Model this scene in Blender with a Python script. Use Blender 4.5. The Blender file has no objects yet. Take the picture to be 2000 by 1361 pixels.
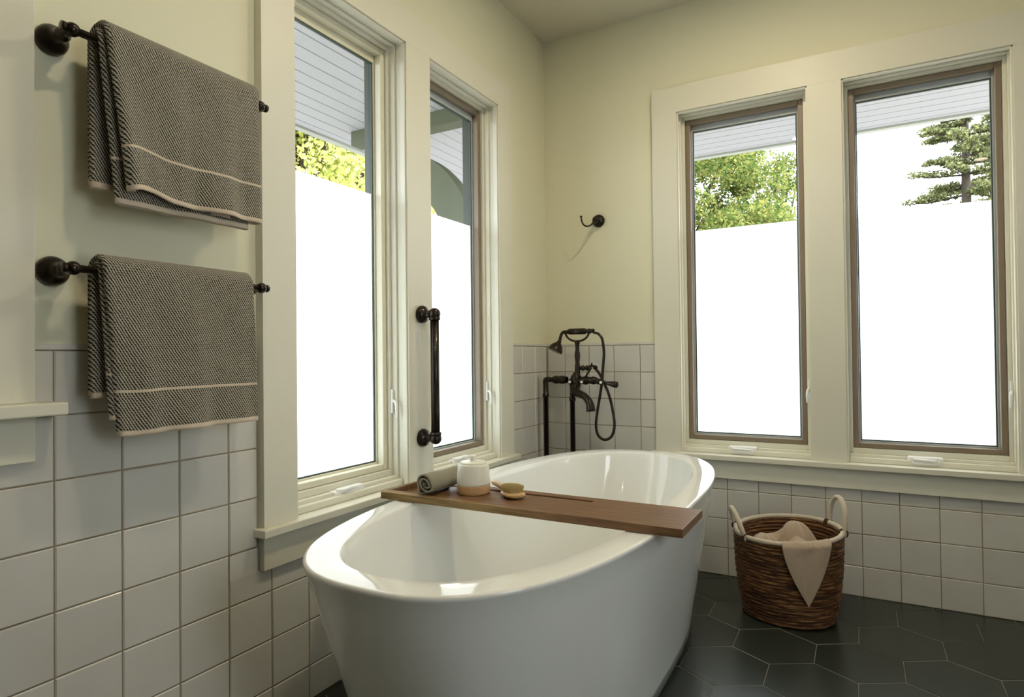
import bpy, bmesh, math, random
from mathutils import Vector, Matrix
random.seed(7)
PI = math.pi
scn = bpy.context.scene
COL = scn.collection

# ------------------------------------------------------------------ helpers
def tag(o, label=None, cat=None, group=None, kind=None):
    if label: o['label'] = label
    if cat: o['category'] = cat
    if group: o['group'] = group
    if kind: o['kind'] = kind
    return o

def empty(name, loc, label=None, cat=None, group=None, kind=None):
    o = bpy.data.objects.new(name, None)
    o.empty_display_size = 0.05
    COL.objects.link(o)
    o.location = loc
    return tag(o, label, cat, group, kind)

def link(name, me, mats, parent=None, smooth=False):
    o = bpy.data.objects.new(name, me)
    COL.objects.link(o)
    for m in (mats if isinstance(mats, (list, tuple)) else [mats]):
        me.materials.append(m)
    if smooth:
        for p in me.polygons: p.use_smooth = True
    if parent is not None:
        o.parent = parent
        o.matrix_parent_inverse = Matrix.Translation(-Vector(parent.location))
    return o

def obj(name, bm, mats, parent=None, smooth=False, bevel=0, seg=2, auto=False):
    me = bpy.data.meshes.new(name)
    bm.normal_update()
    bm.to_mesh(me); bm.free()
    o = link(name, me, mats, parent, smooth)
    if bevel:
        b = o.modifiers.new('bevel', 'BEVEL'); b.width = bevel; b.segments = seg
        b.limit_method = 'ANGLE'; b.angle_limit = math.radians(40)
        b.harden_normals = False
    return o

def box(bm, a, b, mi=0):
    x0, y0, z0 = [min(a[i], b[i]) for i in range(3)]
    x1, y1, z1 = [max(a[i], b[i]) for i in range(3)]
    v = [bm.verts.new(p) for p in ((x0,y0,z0),(x1,y0,z0),(x1,y1,z0),(x0,y1,z0),(x0,y0,z1),(x1,y0,z1),(x1,y1,z1),(x0,y1,z1))]
    for f in ((0,3,2,1),(4,5,6,7),(0,1,5,4),(1,2,6,5),(2,3,7,6),(3,0,4,7)):
        fc = bm.faces.new([v[i] for i in f]); fc.material_index = mi
    return v

def boxes(lst):
    bm = bmesh.new()
    for a, b in lst: box(bm, a, b)
    return bm

def frame_of(d):
    d = Vector(d).normalized()
    a = Vector((0,0,1)) if abs(d.z) < .9 else Vector((1,0,0))
    u = d.cross(a).normalized(); w = d.cross(u).normalized()
    return u, w

def lathe(bm, prof, origin, axis=(0,0,1), n=28, mi=0):
    """prof: list of (r, h) along axis"""
    o = Vector(origin); ax = Vector(axis).normalized(); u, w = frame_of(ax)
    rings = []
    for r, h in prof:
        c = o + ax*h
        if r < 1e-5: rings.append([bm.verts.new(c)])
        else: rings.append([bm.verts.new(c + u*r*math.cos(2*PI*i/n) + w*r*math.sin(2*PI*i/n)) for i in range(n)])
    for A, B in zip(rings, rings[1:]):
        for i in range(n):
            j = (i+1) % n
            if len(A) == 1 and len(B) == 1: continue
            if len(A) == 1: f = bm.faces.new((A[0], B[j], B[i]))
            elif len(B) == 1: f = bm.faces.new((A[i], A[j], B[0]))
            else: f = bm.faces.new((A[i], A[j], B[j], B[i]))
            f.material_index = mi
    return rings

def spline(pts, n=8):
    P = [Vector(p) for p in pts]; out = []
    Q = [P[0]*2-P[1]] + P + [P[-1]*2-P[-2]]
    for k in range(1, len(Q)-2):
        for i in range(n):
            t = i/n; a, b, c, d = Q[k-1], Q[k], Q[k+1], Q[k+2]
            out.append(0.5*((2*b)+(c-a)*t+(2*a-5*b+4*c-d)*t*t+(3*b-a-3*c+d)*t**3))
    out.append(P[-1]); return out

def tube(bm, pts, r, n=12, cap=True, closed=False, mi=0, squash=None):
    pts = [Vector(p) for p in pts]; m = len(pts)
    rr = r if isinstance(r, (list, tuple)) else [r]*m
    if len(rr) != m: rr = [rr[int(i*(len(rr)-1)/(m-1))] + (rr[min(len(rr)-1, int(i*(len(rr)-1)/(m-1))+1)]-rr[int(i*(len(rr)-1)/(m-1))])*((i*(len(rr)-1)/(m-1)) % 1) for i in range(m)]
    tang = []
    for i in range(m):
        if closed: t = pts[(i+1) % m]-pts[i-1]
        else: t = pts[min(i+1, m-1)]-pts[max(i-1, 0)]
        tang.append(t.normalized())
    u, w = frame_of(tang[0]); rings = []
    for i in range(m):
        if i:
            u = (u - tang[i]*u.dot(tang[i])).normalized(); w = tang[i].cross(u).normalized()
        rings.append([bm.verts.new(pts[i] + (u*math.cos(2*PI*k/n) + w*math.sin(2*PI*k/n))*rr[i]) for k in range(n)])
    seq = list(zip(rings, rings[1:]))
    if closed: seq.append((rings[-1], rings[0]))
    for A, B in seq:
        off = 0
        if closed and A is rings[-1]:
            off = min(range(n), key=lambda s: (A[0].co-B[s].co).length)
        for k in range(n):
            f = bm.faces.new((A[k], A[(k+1) % n], B[(k+1+off) % n], B[(k+off) % n])); f.material_index = mi
    if cap and not closed:
        bm.faces.new(rings[0][::-1]).material_index = mi; bm.faces.new(rings[-1]).material_index = mi
    return rings

def ball(bm, c, r, n=20, mi=0, sq=(1,1,1)):
    m = n//2; prof = [(r*math.sin(PI*i/m), -r*math.cos(PI*i/m)) for i in range(m+1)]
    before = set(bm.verts)
    lathe(bm, [(max(a, 0), b) for a, b in prof], (0,0,0), n=n, mi=mi)
    for v in bm.verts:
        if v not in before: v.co = Vector((v.co.x*sq[0]+c[0], v.co.y*sq[1]+c[1], v.co.z*sq[2]+c[2]))

def fixn(bm):
    bmesh.ops.recalc_face_normals(bm, faces=bm.faces); return bm

# ------------------------------------------------------------------ materials
def srgb(r, g, b):
    f = lambda c: (c/255/12.92 if c/255 <= .04045 else ((c/255+.055)/1.055)**2.4)
    return (f(r), f(g), f(b), 1)

class NT:
    def __init__(s, name):
        s.m = bpy.data.materials.new(name); s.m.use_nodes = True
        s.t = s.m.node_tree; s.t.nodes.clear()
        s.out = s.n('ShaderNodeOutputMaterial')
    def n(s, typ, **kw):
        nd = s.t.nodes.new(typ)
        for k, v in kw.items():
            if k.startswith('i_'):
                key = k[2:]; key = int(key) if key.isdigit() else key
                nd.inputs[key].default_value = v
            else: setattr(nd, k, v)
        return nd
    def l(s, a, b): s.t.links.new(a, b)
    def math(s, op, a, b=None, c=None):
        nd = s.n('ShaderNodeMath', operation=op)
        for i, v in enumerate((a, b, c)):
            if v is None: continue
            if isinstance(v, (int, float)): nd.inputs[i].default_value = v
            else: s.l(v, nd.inputs[i])
        return nd.outputs[0]
    def mix(s, fac, a, b):
        nd = s.n('ShaderNodeMix', data_type='RGBA')
        for i, v in ((0, fac), (6, a), (7, b)):
            if isinstance(v, (int, float)): nd.inputs[i].default_value = v
            elif isinstance(v, tuple): nd.inputs[i].default_value = v
            else: s.l(v, nd.inputs[i])
        return nd.outputs[2]
    def ramp(s, fac, stops):
        nd = s.n('ShaderNodeValToRGB'); s.l(fac, nd.inputs[0])
        e = nd.color_ramp.elements
        while len(e) < len(stops): e.new(.5)
        for el, (p, c) in zip(e, stops): el.position = p; el.color = c
        return nd.outputs[0]
    def coord(s, which='Object'): return s.n('ShaderNodeTexCoord').outputs[which]
    def noise(s, scale, detail=3, rough=.5, vec=None, sx=None):
        v = vec if vec is not None else s.coord()
        if sx:
            mp = s.n('ShaderNodeMapping'); mp.inputs['Scale'].default_value = sx; s.l(v, mp.inputs[0]); v = mp.outputs[0]
        nd = s.n('ShaderNodeTexNoise'); nd.inputs['Scale'].default_value = scale
        nd.inputs['Detail'].default_value = detail; nd.inputs['Roughness'].default_value = rough
        s.l(v, nd.inputs['Vector']); return nd.outputs['Fac']
    def bump(s, h, strength=.2, dist=.002):
        nd = s.n('ShaderNodeBump'); nd.inputs['Strength'].default_value = strength
        nd.inputs['Distance'].default_value = dist; s.l(h, nd.inputs['Height']); return nd.outputs[0]
    def bsdf(s, color, rough=.5, metal=0, normal=None, spec=.5, coat=0, sheen=0, coat_rough=.05):
        b = s.n('ShaderNodeBsdfPrincipled')
        if isinstance(color, tuple): b.inputs['Base Color'].default_value = color
        else: s.l(color, b.inputs['Base Color'])
        if isinstance(rough, (int, float)): b.inputs['Roughness'].default_value = rough
        else: s.l(rough, b.inputs['Roughness'])
        b.inputs['Metallic'].default_value = metal
        b.inputs['Specular IOR Level'].default_value = spec
        b.inputs['Coat Weight'].default_value = coat; b.inputs['Coat Roughness'].default_value = coat_rough
        b.inputs['Sheen Weight'].default_value = sheen
        if normal is not None: s.l(normal, b.inputs['Normal'])
        return b.outputs[0]
    def done(s, sh): s.l(sh, s.out.inputs[0]); return s.m

def simple(name, col, rough=.5, metal=0, nscale=40, bstr=.05, var=.04, **kw):
    t = NT(name); n = t.noise(nscale)
    c2 = tuple(max(0, c*(1-var)) for c in col[:3]) + (1,)
    c = t.mix(n, col, c2)
    return t.done(t.bsdf(c, rough, metal, t.bump(n, bstr, .001), **kw))

M = {}
M['paint'] = simple('wall_paint', (.755,.735,.555,1), .75, nscale=220, bstr=.06, var=.015, spec=.25)
M['bounce_cut'] = simple('bounce_cut_taupe', (.34,.29,.21,1), .8, nscale=220, bstr=.06, var=.015, spec=.2)  # darker tone put on the unseen walls to cut bounced light
M['ceil'] = simple('ceiling_paint', (.70,.66,.55,1), .85, nscale=220, bstr=.05, var=.015, spec=.2)
M['trim'] = simple('trim_paint', (.735,.715,.595,1), .42, nscale=2, bstr=0, var=.01, spec=.4)
M['grout'] = simple('grout', (.30,.245,.165,1), .9, nscale=300, bstr=.3, var=.2)
M['fgrout'] = simple('floor_grout', (.30,.28,.22,1), .9, nscale=300, bstr=.3, var=.2)
M['sash'] = simple('tan_sash', (.25,.195,.135,1), .45, nscale=90, bstr=.05, var=.1)
M['csash'] = simple('cream_sash', (.72,.69,.54,1), .42, nscale=2, bstr=0, var=.02)
M['grey'] = simple('grey_vinyl', (.42,.46,.48,1), .4, nscale=90, bstr=.02, var=.05)
M['gasket'] = simple('gasket', (.06,.085,.07,1), .6)
M['darkframe'] = simple('dark_green_frame', (.035,.05,.033,1), .5)
M['plastic'] = simple('white_plastic', (.86,.86,.84,1), .3, nscale=90, bstr=.01, var=.02)
M['tub'] = simple('tub_acrylic', (.84,.85,.82,1), .07, nscale=3, bstr=0, var=.01, spec=.55)
M['porcelain'] = simple('porcelain', (.85,.85,.82,1), .1)
M['ceramic'] = simple('jar_glaze', (.80,.785,.68,1), .38, nscale=80, bstr=.04, var=.04)
M['clay'] = simple('jar_clay', (.62,.37,.17,1), .6, nscale=70, bstr=.1, var=.25)
M['rope'] = simple('basket_rope', (.63,.55,.43,1), .75, nscale=120, bstr=.4, var=.25)
M['soffit'] = simple('soffit_paint', (.42,.425,.465,1), .7, nscale=30, bstr=.05, var=.04)
M['beam'] = simple('beam_paint', (.08,.095,.055,1), .7, nscale=30, bstr=.05, var=.1)
M['fascia'] = simple('fascia_paint', (.42,.44,.40,1), .6)
M['bark'] = simple('bark', (.06,.045,.03,1), .9, nscale=12, bstr=.8, var=.5)
M['grass'] = simple('gravel', (.28,.265,.245,1), .9, nscale=3, bstr=.5, var=.2)
M['hem'] = simple('towel_hem', (.66,.56,.43,1), .95, nscale=500, bstr=.6, var=.12, spec=.1, sheen=.1)
M['greycloth'] = simple('grey_cloth', (.36,.33,.245,1), .95, nscale=420, bstr=.9, var=.45, spec=.1, sheen=.1)
M['tie'] = simple('basket_tie', (.06,.028,.014,1), .7, nscale=200, bstr=.3, var=.3)

# dark bronze metal
t = NT('oiled_bronze'); n = t.noise(35, 4)
M['bronze'] = t.done(t.bsdf(t.mix(n, (.008,.0065,.005,1), (.028,.016,.009,1)), t.math('MULTIPLY_ADD', n, .15, .24), .6, t.bump(n, .05, .001), coat=.25))

# glazed wall tile: per-tile shade + soft hand made ripple
t = NT('wall_tile'); at = t.n('ShaderNodeAttribute', attribute_name='rnd')
nbig = t.noise(9, 2, .5); nfine = t.noise(30, 2)
c = t.mix(at.outputs['Fac'], (.62,.615,.575,1), (.70,.69,.64,1))
c = t.mix(t.math('MULTIPLY', nbig, .45), c, (.54,.50,.42,1))
h = t.math('ADD', nbig, t.math('MULTIPLY', nfine, .02))
M['tile'] = t.done(t.bsdf(c, t.math('MULTIPLY_ADD', nfine, .05, .22), 0, t.bump(h, .35, .006), spec=.5))

# slate hexagon floor tile
t = NT('floor_hex_tile'); at = t.n('ShaderNodeAttribute', attribute_name='rnd'); nb = t.noise(6, 1, .4); nf = t.noise(160, 3)
c = t.mix(at.outputs['Fac'], (.020,.026,.022,1), (.029,.037,.032,1))
c = t.mix(t.math('MULTIPLY', nb, .2), c, (.018,.02,.017,1))
M['hex'] = t.done(t.bsdf(c, t.math('MULTIPLY_ADD', nb, .03, .25), 0, t.bump(nb, .04, .002), spec=.5))

# walnut board with pale live edge on the room side
t = NT('walnut'); oc = t.coord(); sp = t.n('ShaderNodeSeparateXYZ'); t.l(oc, sp.inputs[0])
g = t.noise(6, 5, .65, sx=(1.2, 16, 16)); g2 = t.noise(60, 4, .7, sx=(.6, 9, 9)); wob = t.noise(5, 3, .5, sx=(1, 0, 0))
base = t.ramp(g, [(.25, (.095,.046,.021,1)), (.5, (.20,.102,.048,1)), (.75, (.32,.18,.09,1))])
base = t.mix(t.math('MULTIPLY', g2, .45), base, (.09,.045,.022,1))
edge = t.math('ADD', sp.outputs[1], t.math('MULTIPLY', wob, .030))      # local y, front edge at -.1025
edge = t.math('ADD', edge, t.math('MULTIPLY', sp.outputs[0], .055))
fac = t.n('ShaderNodeMapRange'); fac.inputs[1].default_value = -.092; fac.inputs[2].default_value = -.080; fac.inputs[3].default_value = 1; fac.inputs[4].default_value = 0
t.l(edge, fac.inputs[0])
sap = t.ramp(g, [(.3, (.17,.095,.035,1)), (.7, (.38,.26,.105,1))])
c = t.mix(fac.outputs[0], base, sap)
M['walnut'] = t.done(t.bsdf(c, .42, 0, t.bump(g2, .12, .001), spec=.4))
t = NT('beech'); g = t.noise(14, 4, .6, sx=(1, 8, 8))
M['beech'] = t.done(t.bsdf(t.ramp(g, [(.3, (.48,.29,.11,1)), (.7, (.64,.43,.20,1))]), .35, 0, None, coat=.2))
M['bristle'] = simple('bristle', (.78,.62,.30,1), .8, nscale=400, bstr=.2, var=.4)

# woven towel: rows of short slanted loops, cream on charcoal, from the cloth's own UV in metres
def woven(name, dark, light, cell=.0052, warm=.5):
    t = NT(name); uv = t.coord('UV'); sp = t.n('ShaderNodeSeparateXYZ'); t.l(uv, sp.inputs[0])
    wn = t.noise(90, 2, .5)
    u = t.math('ADD', t.math('DIVIDE', sp.outputs[0], cell), t.math('MULTIPLY', wn, .55))
    v = t.math('ADD', t.math('DIVIDE', sp.outputs[1], cell*.8), t.math('MULTIPLY', t.noise(70, 2, .5, sx=(1.3, 1.1, 1)), .5))
    row = t.math('FLOOR', v)
    u = t.math('ADD', u, t.math('MULTIPLY', t.math('MODULO', row, 2), .5))
    fu = t.math('SUBTRACT', t.math('FRACT', u), .5); fv = t.math('SUBTRACT', t.math('FRACT', v), .5)
    sl = t.math('ABSOLUTE', t.math('SUBTRACT', fu, t.math('MULTIPLY', fv, .75)))
    d = t.math('MAXIMUM', sl, t.math('MULTIPLY', t.math('ABSOLUTE', fv), .62))
    nn = t.math('MULTIPLY', t.math('SUBTRACT', t.noise(260, 2), .5), .22)
    mr = t.n('ShaderNodeMapRange'); mr.inputs[1].default_value = .36; mr.inputs[2].default_value = .20; mr.inputs[3].default_value = 0; mr.inputs[4].default_value = 1
    t.l(t.math('ADD', d, nn), mr.inputs[0])
    c = t.mix(mr.outputs[0], dark, light)
    return t.done(t.bsdf(c, .95, 0, t.bump(mr.outputs[0], .8, .002), spec=.1, sheen=.15))
M['towel'] = woven('charcoal_weave', (.030,.026,.020,1), (.52,.48,.385,1), cell=.0060)

t = NT('beige_towelling'); n1 = t.noise(500, 2); n2 = t.noise(260, 2, .5, sx=(1, .18, .18))
M['beige'] = t.done(t.bsdf(t.mix(n1, (.60,.48,.36,1), (.42,.32,.23,1)), .95, 0, t.bump(t.math('ADD', n1, n2), .9, .003), spec=.1, sheen=.2))

# basket fibre: horizontal irregular dark brown strands
t = NT('basket_fibre'); n1 = t.noise(4, 4, .6, sx=(3, 3, 55)); n2 = t.noise(40, 3, .6, sx=(1, 1, 6)); n3 = t.noise(5, 3, .5, sx=(2, 2, 14))
f = t.math('ADD', t.math('MULTIPLY', n1, .7), t.math('MULTIPLY', n2, .3))
c = t.ramp(f, [(.38, (.022,.009,.004,1)), (.5, (.11,.045,.016,1)), (.62, (.36,.185,.065,1))])
c = t.mix(t.math('MULTIPLY', n3, .35), c, (.045,.02,.01,1))
M['fibre'] = t.done(t.bsdf(c, .6, 0, t.bump(f, .7, .004), spec=.35))

# foliage
def leafmat(name, a, b, tr=.45):
    t = NT(name); at = t.n('ShaderNodeAttribute', attribute_name='rnd')
    c = t.mix(at.outputs['Fac'], a, b)
    d = t.n('ShaderNodeBsdfDiffuse'); t.l(c, d.inputs[0])
    q = t.n('ShaderNodeBsdfTranslucent'); t.l(c, q.inputs[0])
    mx = t.n('ShaderNodeMixShader'); mx.inputs[0].default_value = tr
    t.l(d.outputs[0], mx.inputs[1]); t.l(q.outputs[0], mx.inputs[2])
    return t.done(mx.outputs[0])
M['leafY'] = leafmat('bright_leaves', (.28,.34,.07,1), (.62,.60,.22,1))
M['leafG'] = leafmat('green_leaves', (.045,.10,.025,1), (.30,.30,.09,1))
M['needle'] = leafmat('needles', (.05,.075,.04,1), (.32,.32,.14,1), .3)

# clear glass and etched film
t = NT('clear_glass'); tr = t.n('ShaderNodeBsdfTransparent'); tr.inputs[0].default_value = (.985,.985,.985,1)
gl = t.n('ShaderNodeBsdfGlossy'); gl.inputs['Roughness'].default_value = .01; fr = t.n('ShaderNodeFresnel'); fr.inputs[0].default_value = 1.45
geo = t.n('ShaderNodeNewGeometry'); ff = t.math('MULTIPLY', fr.outputs[0], t.math('SUBTRACT', 1, geo.outputs['Backfacing']))
mx = t.n('ShaderNodeMixShader'); t.l(ff, mx.inputs[0]); t.l(tr.outputs[0], mx.inputs[1]); t.l(gl.outputs[0], mx.inputs[2])
M['glass'] = t.done(mx.outputs[0])
def film(name, col):
    t = NT(name); q = t.n('ShaderNodeBsdfTranslucent'); q.inputs[0].default_value = col
    d = t.n('ShaderNodeBsdfDiffuse'); d.inputs[0].default_value = (.8,.82,.8,1)
    mx = t.n('ShaderNodeMixShader'); mx.inputs[0].default_value = .12
    t.l(q.outputs[0], mx.inputs[1]); t.l(d.outputs[0], mx.inputs[2]); return t.done(mx.outputs[0])
M['film'] = film('etched_film', (.96,.98,.98,1))

t = NT('lamp_lens'); e = t.n('ShaderNodeEmission'); e.inputs[0].default_value = (1,.82,.58,1); e.inputs[1].default_value = 14
M['lens'] = t.done(e.outputs[0])

# ------------------------------------------------------------------ setting: dimensions
CEIL = 2.64; RX = 3.2; FY = -4.6; T = .16
HEAD = 2.13; SILL = .546; FILMZ = 1.587
LW = [(-1.670,-1.165), (-1.025,-.515)]     # left wall window openings (y)
BW = [(.690,1.242), (1.371,1.932)]         # back wall window openings (x)
HO = .012                                  # rough opening beyond the liner

def wall_bm(axis, lo, hi, openings, face, back):
    """axis 'y': left wall (x from -T to face); axis 'x': back wall"""
    bm = bmesh.new()
    def add(u0, u1, z0, z1):
        if axis == 'y': box(bm, (back, u0, z0), (face, u1, z1))
        else: box(bm, (u0, face, z0), (u1, back, z1))
    cur = lo
    for a, b in openings:
        add(cur, a-HO, 0, CEIL); add(a-HO, b+HO, 0, SILL-.022); add(a-HO, b+HO, HEAD+HO, CEIL); cur = b+HO
    add(cur, hi, 0, CEIL); return bm

wl = obj('wall_left', wall_bm('y', FY-T, T, LW, -.008, -T), M['paint']); tag(wl, 'cream left wall with two windows above pale square tiles', 'wall', kind='structure')
wb = obj('wall_back', wall_bm('x', -.008, RX, BW, .008, T), M['paint']); tag(wb, 'cream back wall with two windows above pale square tiles', 'wall', kind='structure')
ADDED_RW = [(-2.85,-2.0)]  # opening for the added, unseen right-hand window
bm = bmesh.new()
for a_, b_ in (((RX, FY-T, 0), (RX+T, ADDED_RW[0][0]-HO, CEIL)), ((RX, ADDED_RW[0][1]+HO, 0), (RX+T, T, CEIL)), ((RX, ADDED_RW[0][0]-HO, 0), (RX+T, ADDED_RW[0][1]+HO, SILL-.022)), ((RX, ADDED_RW[0][0]-HO, HEAD+HO), (RX+T, ADDED_RW[0][1]+HO, CEIL))): box(bm, a_, b_)
wr = obj('wall_right', bm, M['bounce_cut']); tag(wr, 'right wall toned taupe to cut bounced light, with an added daylight window', 'wall', kind='structure')
wf = obj('wall_front', boxes([((-.008, FY-T, 0), (RX, FY, CEIL))]), M['bounce_cut']); tag(wf, 'plain wall behind the viewpoint, toned taupe to cut bounced light', 'wall', kind='structure')
ce = obj('ceiling', boxes([((-T, FY-T, CEIL), (RX+T, T, CEIL+.1))]), M['ceil']); tag(ce, 'flat cream ceiling', 'ceiling', kind='structure')

# floor: hexagon tiles over grout
bm = bmesh.new(); box(bm, (-T, FY-T, -.1), (RX+T, T, -.0015), 1)
rl = bm.loops.layers.float_color.new('rnd')
R = .1467; W = .2515
for j in range(-22, 6):
    for i in range(-8, 12):
        cx = 1.1515 + i*W + (j % 2)*W/2; cy = -.616 + j*1.5*R
        if cx < -.2 or cx > RX+.2 or cy < FY-.2 or cy > .2: continue
        tx, ty = random.uniform(-.003, .003), random.uniform(-.003, .003); rv = random.random()
        ro, ri = R-.0024, R-.0036
        P = []
        for r_, z_ in ((ro, -.0012), (ri, 0)):
            ring = []
            for k in range(6):
                a = PI/6 + k*PI/3; x = cx + r_*math.cos(a); y = cy + r_*math.sin(a)
                ring.append(bm.verts.new((min(max(x, 0), RX), min(max(y, FY), 0), z_ + (tx*(x-cx)+ty*(y-cy) if z_ == 0 else 0))))
            P.append(ring)
        fs = [bm.faces.new(P[1])] + [bm.faces.new((P[0][k], P[0][(k+1) % 6], P[1][(k+1) % 6], P[1][k])) for k in range(6)]
        for f in fs:
            for lp in f.loops: lp[rl] = (rv, rv, rv, 1)
fl = obj('floor', bm, [M['hex'], M['fgrout']]); tag(fl, 'dark green-grey hexagon tile floor', 'floor', kind='structure')

# wall tiles
S = .132
def tiles(axis, regions, name, parent):
    bm = bmesh.new(); rl = bm.loops.layers.float_color.new('rnd')
    pt = (lambda u, d, z: (d, u, z)) if axis == 'y' else (lambda u, d, z: (u, -d, z))
    for u0, u1, z0, z1, uo, zo, strip in regions:
        box(bm, pt(u0, -.008, z0), pt(u1, -.0022, z1), 1)
        i0 = math.floor((u0-uo)/S)-1; i1 = math.ceil((u1-uo)/S)+1; j1 = math.ceil((zo-z0)/S)+1; j0 = math.floor((zo-z1)/S)-1
        for i in range(i0, i1+1):
            for j in range(j0, j1+1):
                a = max(uo+i*S, u0); b = min(uo+(i+1)*S, u1); c = max(zo-(j+1)*S, z0); d = min(zo-j*S, z1)
                if b-a < .012 or d-c < .012: continue
                g = .0014; g2 = .0034; rv = random.random(); tx, ty = random.gauss(0, .004), random.gauss(0, .004); off = random.uniform(-.0004, .0004)
                mu, mz = (a+b)/2, (c+d)/2
                lo = [(a+g, c+g), (b-g, c+g), (b-g, d-g), (a+g, d-g)]; hi = [(a+g2, c+g2), (b-g2, c+g2), (b-g2, d-g2), (a+g2, d-g2)]
                A = [bm.verts.new(pt(u, -.0021, z)) for u, z in lo]; B = [bm.verts.new(pt(u, off+tx*(u-mu)+ty*(z-mz), z)) for u, z in hi]
                fs = [bm.faces.new(B)] + [bm.faces.new((A[k], A[(k+1) % 4], B[(k+1) % 4], B[k])) for k in range(4)]
                for f in fs:
                    for lp in f.loops: lp[rl] = (rv, rv, rv, 1)
        if strip:
            n0 = len(bm.faces); box(bm, pt(u0, -.008, z1+.0015), pt(u1, .0005, z1+.0125), 0)
    bmesh.ops.recalc_face_normals(bm, faces=bm.faces)
    return obj(name, bm, [M['tile'], M['grout']], parent)
LUO = -17.2201*S; LZO = 1.0028 - 1.8439*S + 2*S + .0; LZT = LZO
BUO = .7547*S; BZO = 1.0028 + .3343*S
LC = LUO+3*S; LR = LZO-4*S
tiles('y', [(FY, -1.790, LR, LZT, LUO, LZO, True), (FY, LC, 0, LR, LUO, LZO, False), (LC, -.400, 0, .432, LUO, LZO, False), (-.400, -.001, 0, BZO, -.275-2*S, BZO, True)], 'tile_wainscot', wl)
bm = bmesh.new(); box(bm, (-.008, LC+.0014, .4285), (.0001, -1.790, LR-.0014)); rl_ = bm.loops.layers.float_color.new('rnd')
obj('tile_cut_piece', bm, M['tile'], wl)
tiles('x', [(.001, .575, 0, BZO, BUO, BZO, True), (.575, 2.055, 0, .440, BUO, BZO, False), (2.055, RX-.001, 0, BZO, BUO, BZO, True)], 'tile_wainscot', wb)

# ------------------------------------------------------------------ window trim
def PL(u, d, z): return (-d, u, z)       # left wall: d grows outdoors
def PB(u, d, z): return (u, d, z)
def pb(bm, P, u0, u1, d0, d1, z0, z1, mi=0): box(bm, P(u0, d0, z0), P(u1, d1, z1), mi)

def casing(P, wins, o0, o1, tagname, lab):
    bm = bmesh.new(); us = [o0] + [v for w in wins for v in w] + [o1]
    for k in range(0, len(us), 2): pb(bm, P, us[k], us[k+1], -.02, .007, SILL, HEAD)
    pb(bm, P, o0, o1, -.02, .007, HEAD, 2.252)
    # thin quirk bead on the inner edges
    for a, b in wins:
        for u0, u1 in ((a, a+.006), (b-.006, b)): pb(bm, P, u0, u1, -.013, .007, SILL, HEAD)
        pb(bm, P, a, b, -.013, .007, HEAD-.006, HEAD)
    o = obj(tagname, bm, M['trim'], bevel=.0006); tag(o, lab, 'trim', kind='structure'); return o
casing(PL, LW, -1.785, -.400, 'trim_1', 'white flat casing round the two left-hand windows')
casing(PB, BW, .575, 2.050, 'trim_2', 'white flat casing round the two right-hand windows')
def stool(P, o0, o1, wins, nm, lab):
    bm = bmesh.new(); pb(bm, P, o0, o1, -.045, .007, SILL-.023, SILL)
    for a, b in wins: pb(bm, P, a-.010, b+.010, .0071, .05, SILL-.021, SILL)
    o = obj(nm, bm, M['trim'], bevel=.003); tag(o, lab, 'sill', kind='structure')
stool(PL, -1.803, -.378, LW, 'trim_3', 'white window stool under the left-hand windows')
stool(PB, .556, 2.070, BW, 'trim_4', 'white window stool under the right-hand windows')
def apron(P, o0, o1, z0, nm, lab):
    bm = bmesh.new(); pb(bm, P, o0, o1, -.018, .007, z0, SILL-.0235)
    o = obj(nm, bm, M['trim'], bevel=.0015); tag(o, lab, 'trim', kind='structure')
apron(PL, -1.785, -.400, .430, 'trim_5', 'white apron board under the left-hand window stool')
apron(PB, .575, 2.050, .440, 'trim_6', 'white apron board under the right-hand window stool')

# casing, ledge and apron cut off by the left edge of the photo
bm = bmesh.new(); pb(bm, PL, -2.434, -2.314, -.02, .007, .921, 2.252)
o = obj('trim_7', bm, M['trim'], bevel=.0015); tag(o, 'white upright casing at the far left edge', 'trim', kind='structure')
bm = bmesh.new(); pb(bm, PL, -2.80, -2.276, -.063, .007, .896, .921)
o = obj('trim_8', bm, M['trim'], bevel=.003); tag(o, 'white ledge projecting at the far left edge', 'ledge', kind='structure')
bm = bmesh.new(); pb(bm, PL, -2.76, -2.312, -.016, .007, .806, .8955)
o = obj('trim_9', bm, M['trim'], bevel=.0015); tag(o, 'white apron under the far left ledge', 'trim', kind='structure')

# ------------------------------------------------------------------ windows
def ring(bm, P, u0, u1, z0, z1, w, d0, d1, mi=0, wt=None, wb_=None):
    wt = w if wt is None else wt; wb_ = w if wb_ is None else wb_
    pb(bm, P, u0, u0+w, d0, d1, z0, z1, mi); pb(bm, P, u1-w, u1, d0, d1, z0, z1, mi)
    pb(bm, P, u0+w, u1-w, d0, d1, z1-wt, z1, mi); pb(bm, P, u0+w, u1-w, d0, d1, z0, z0+wb_, mi)

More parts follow.
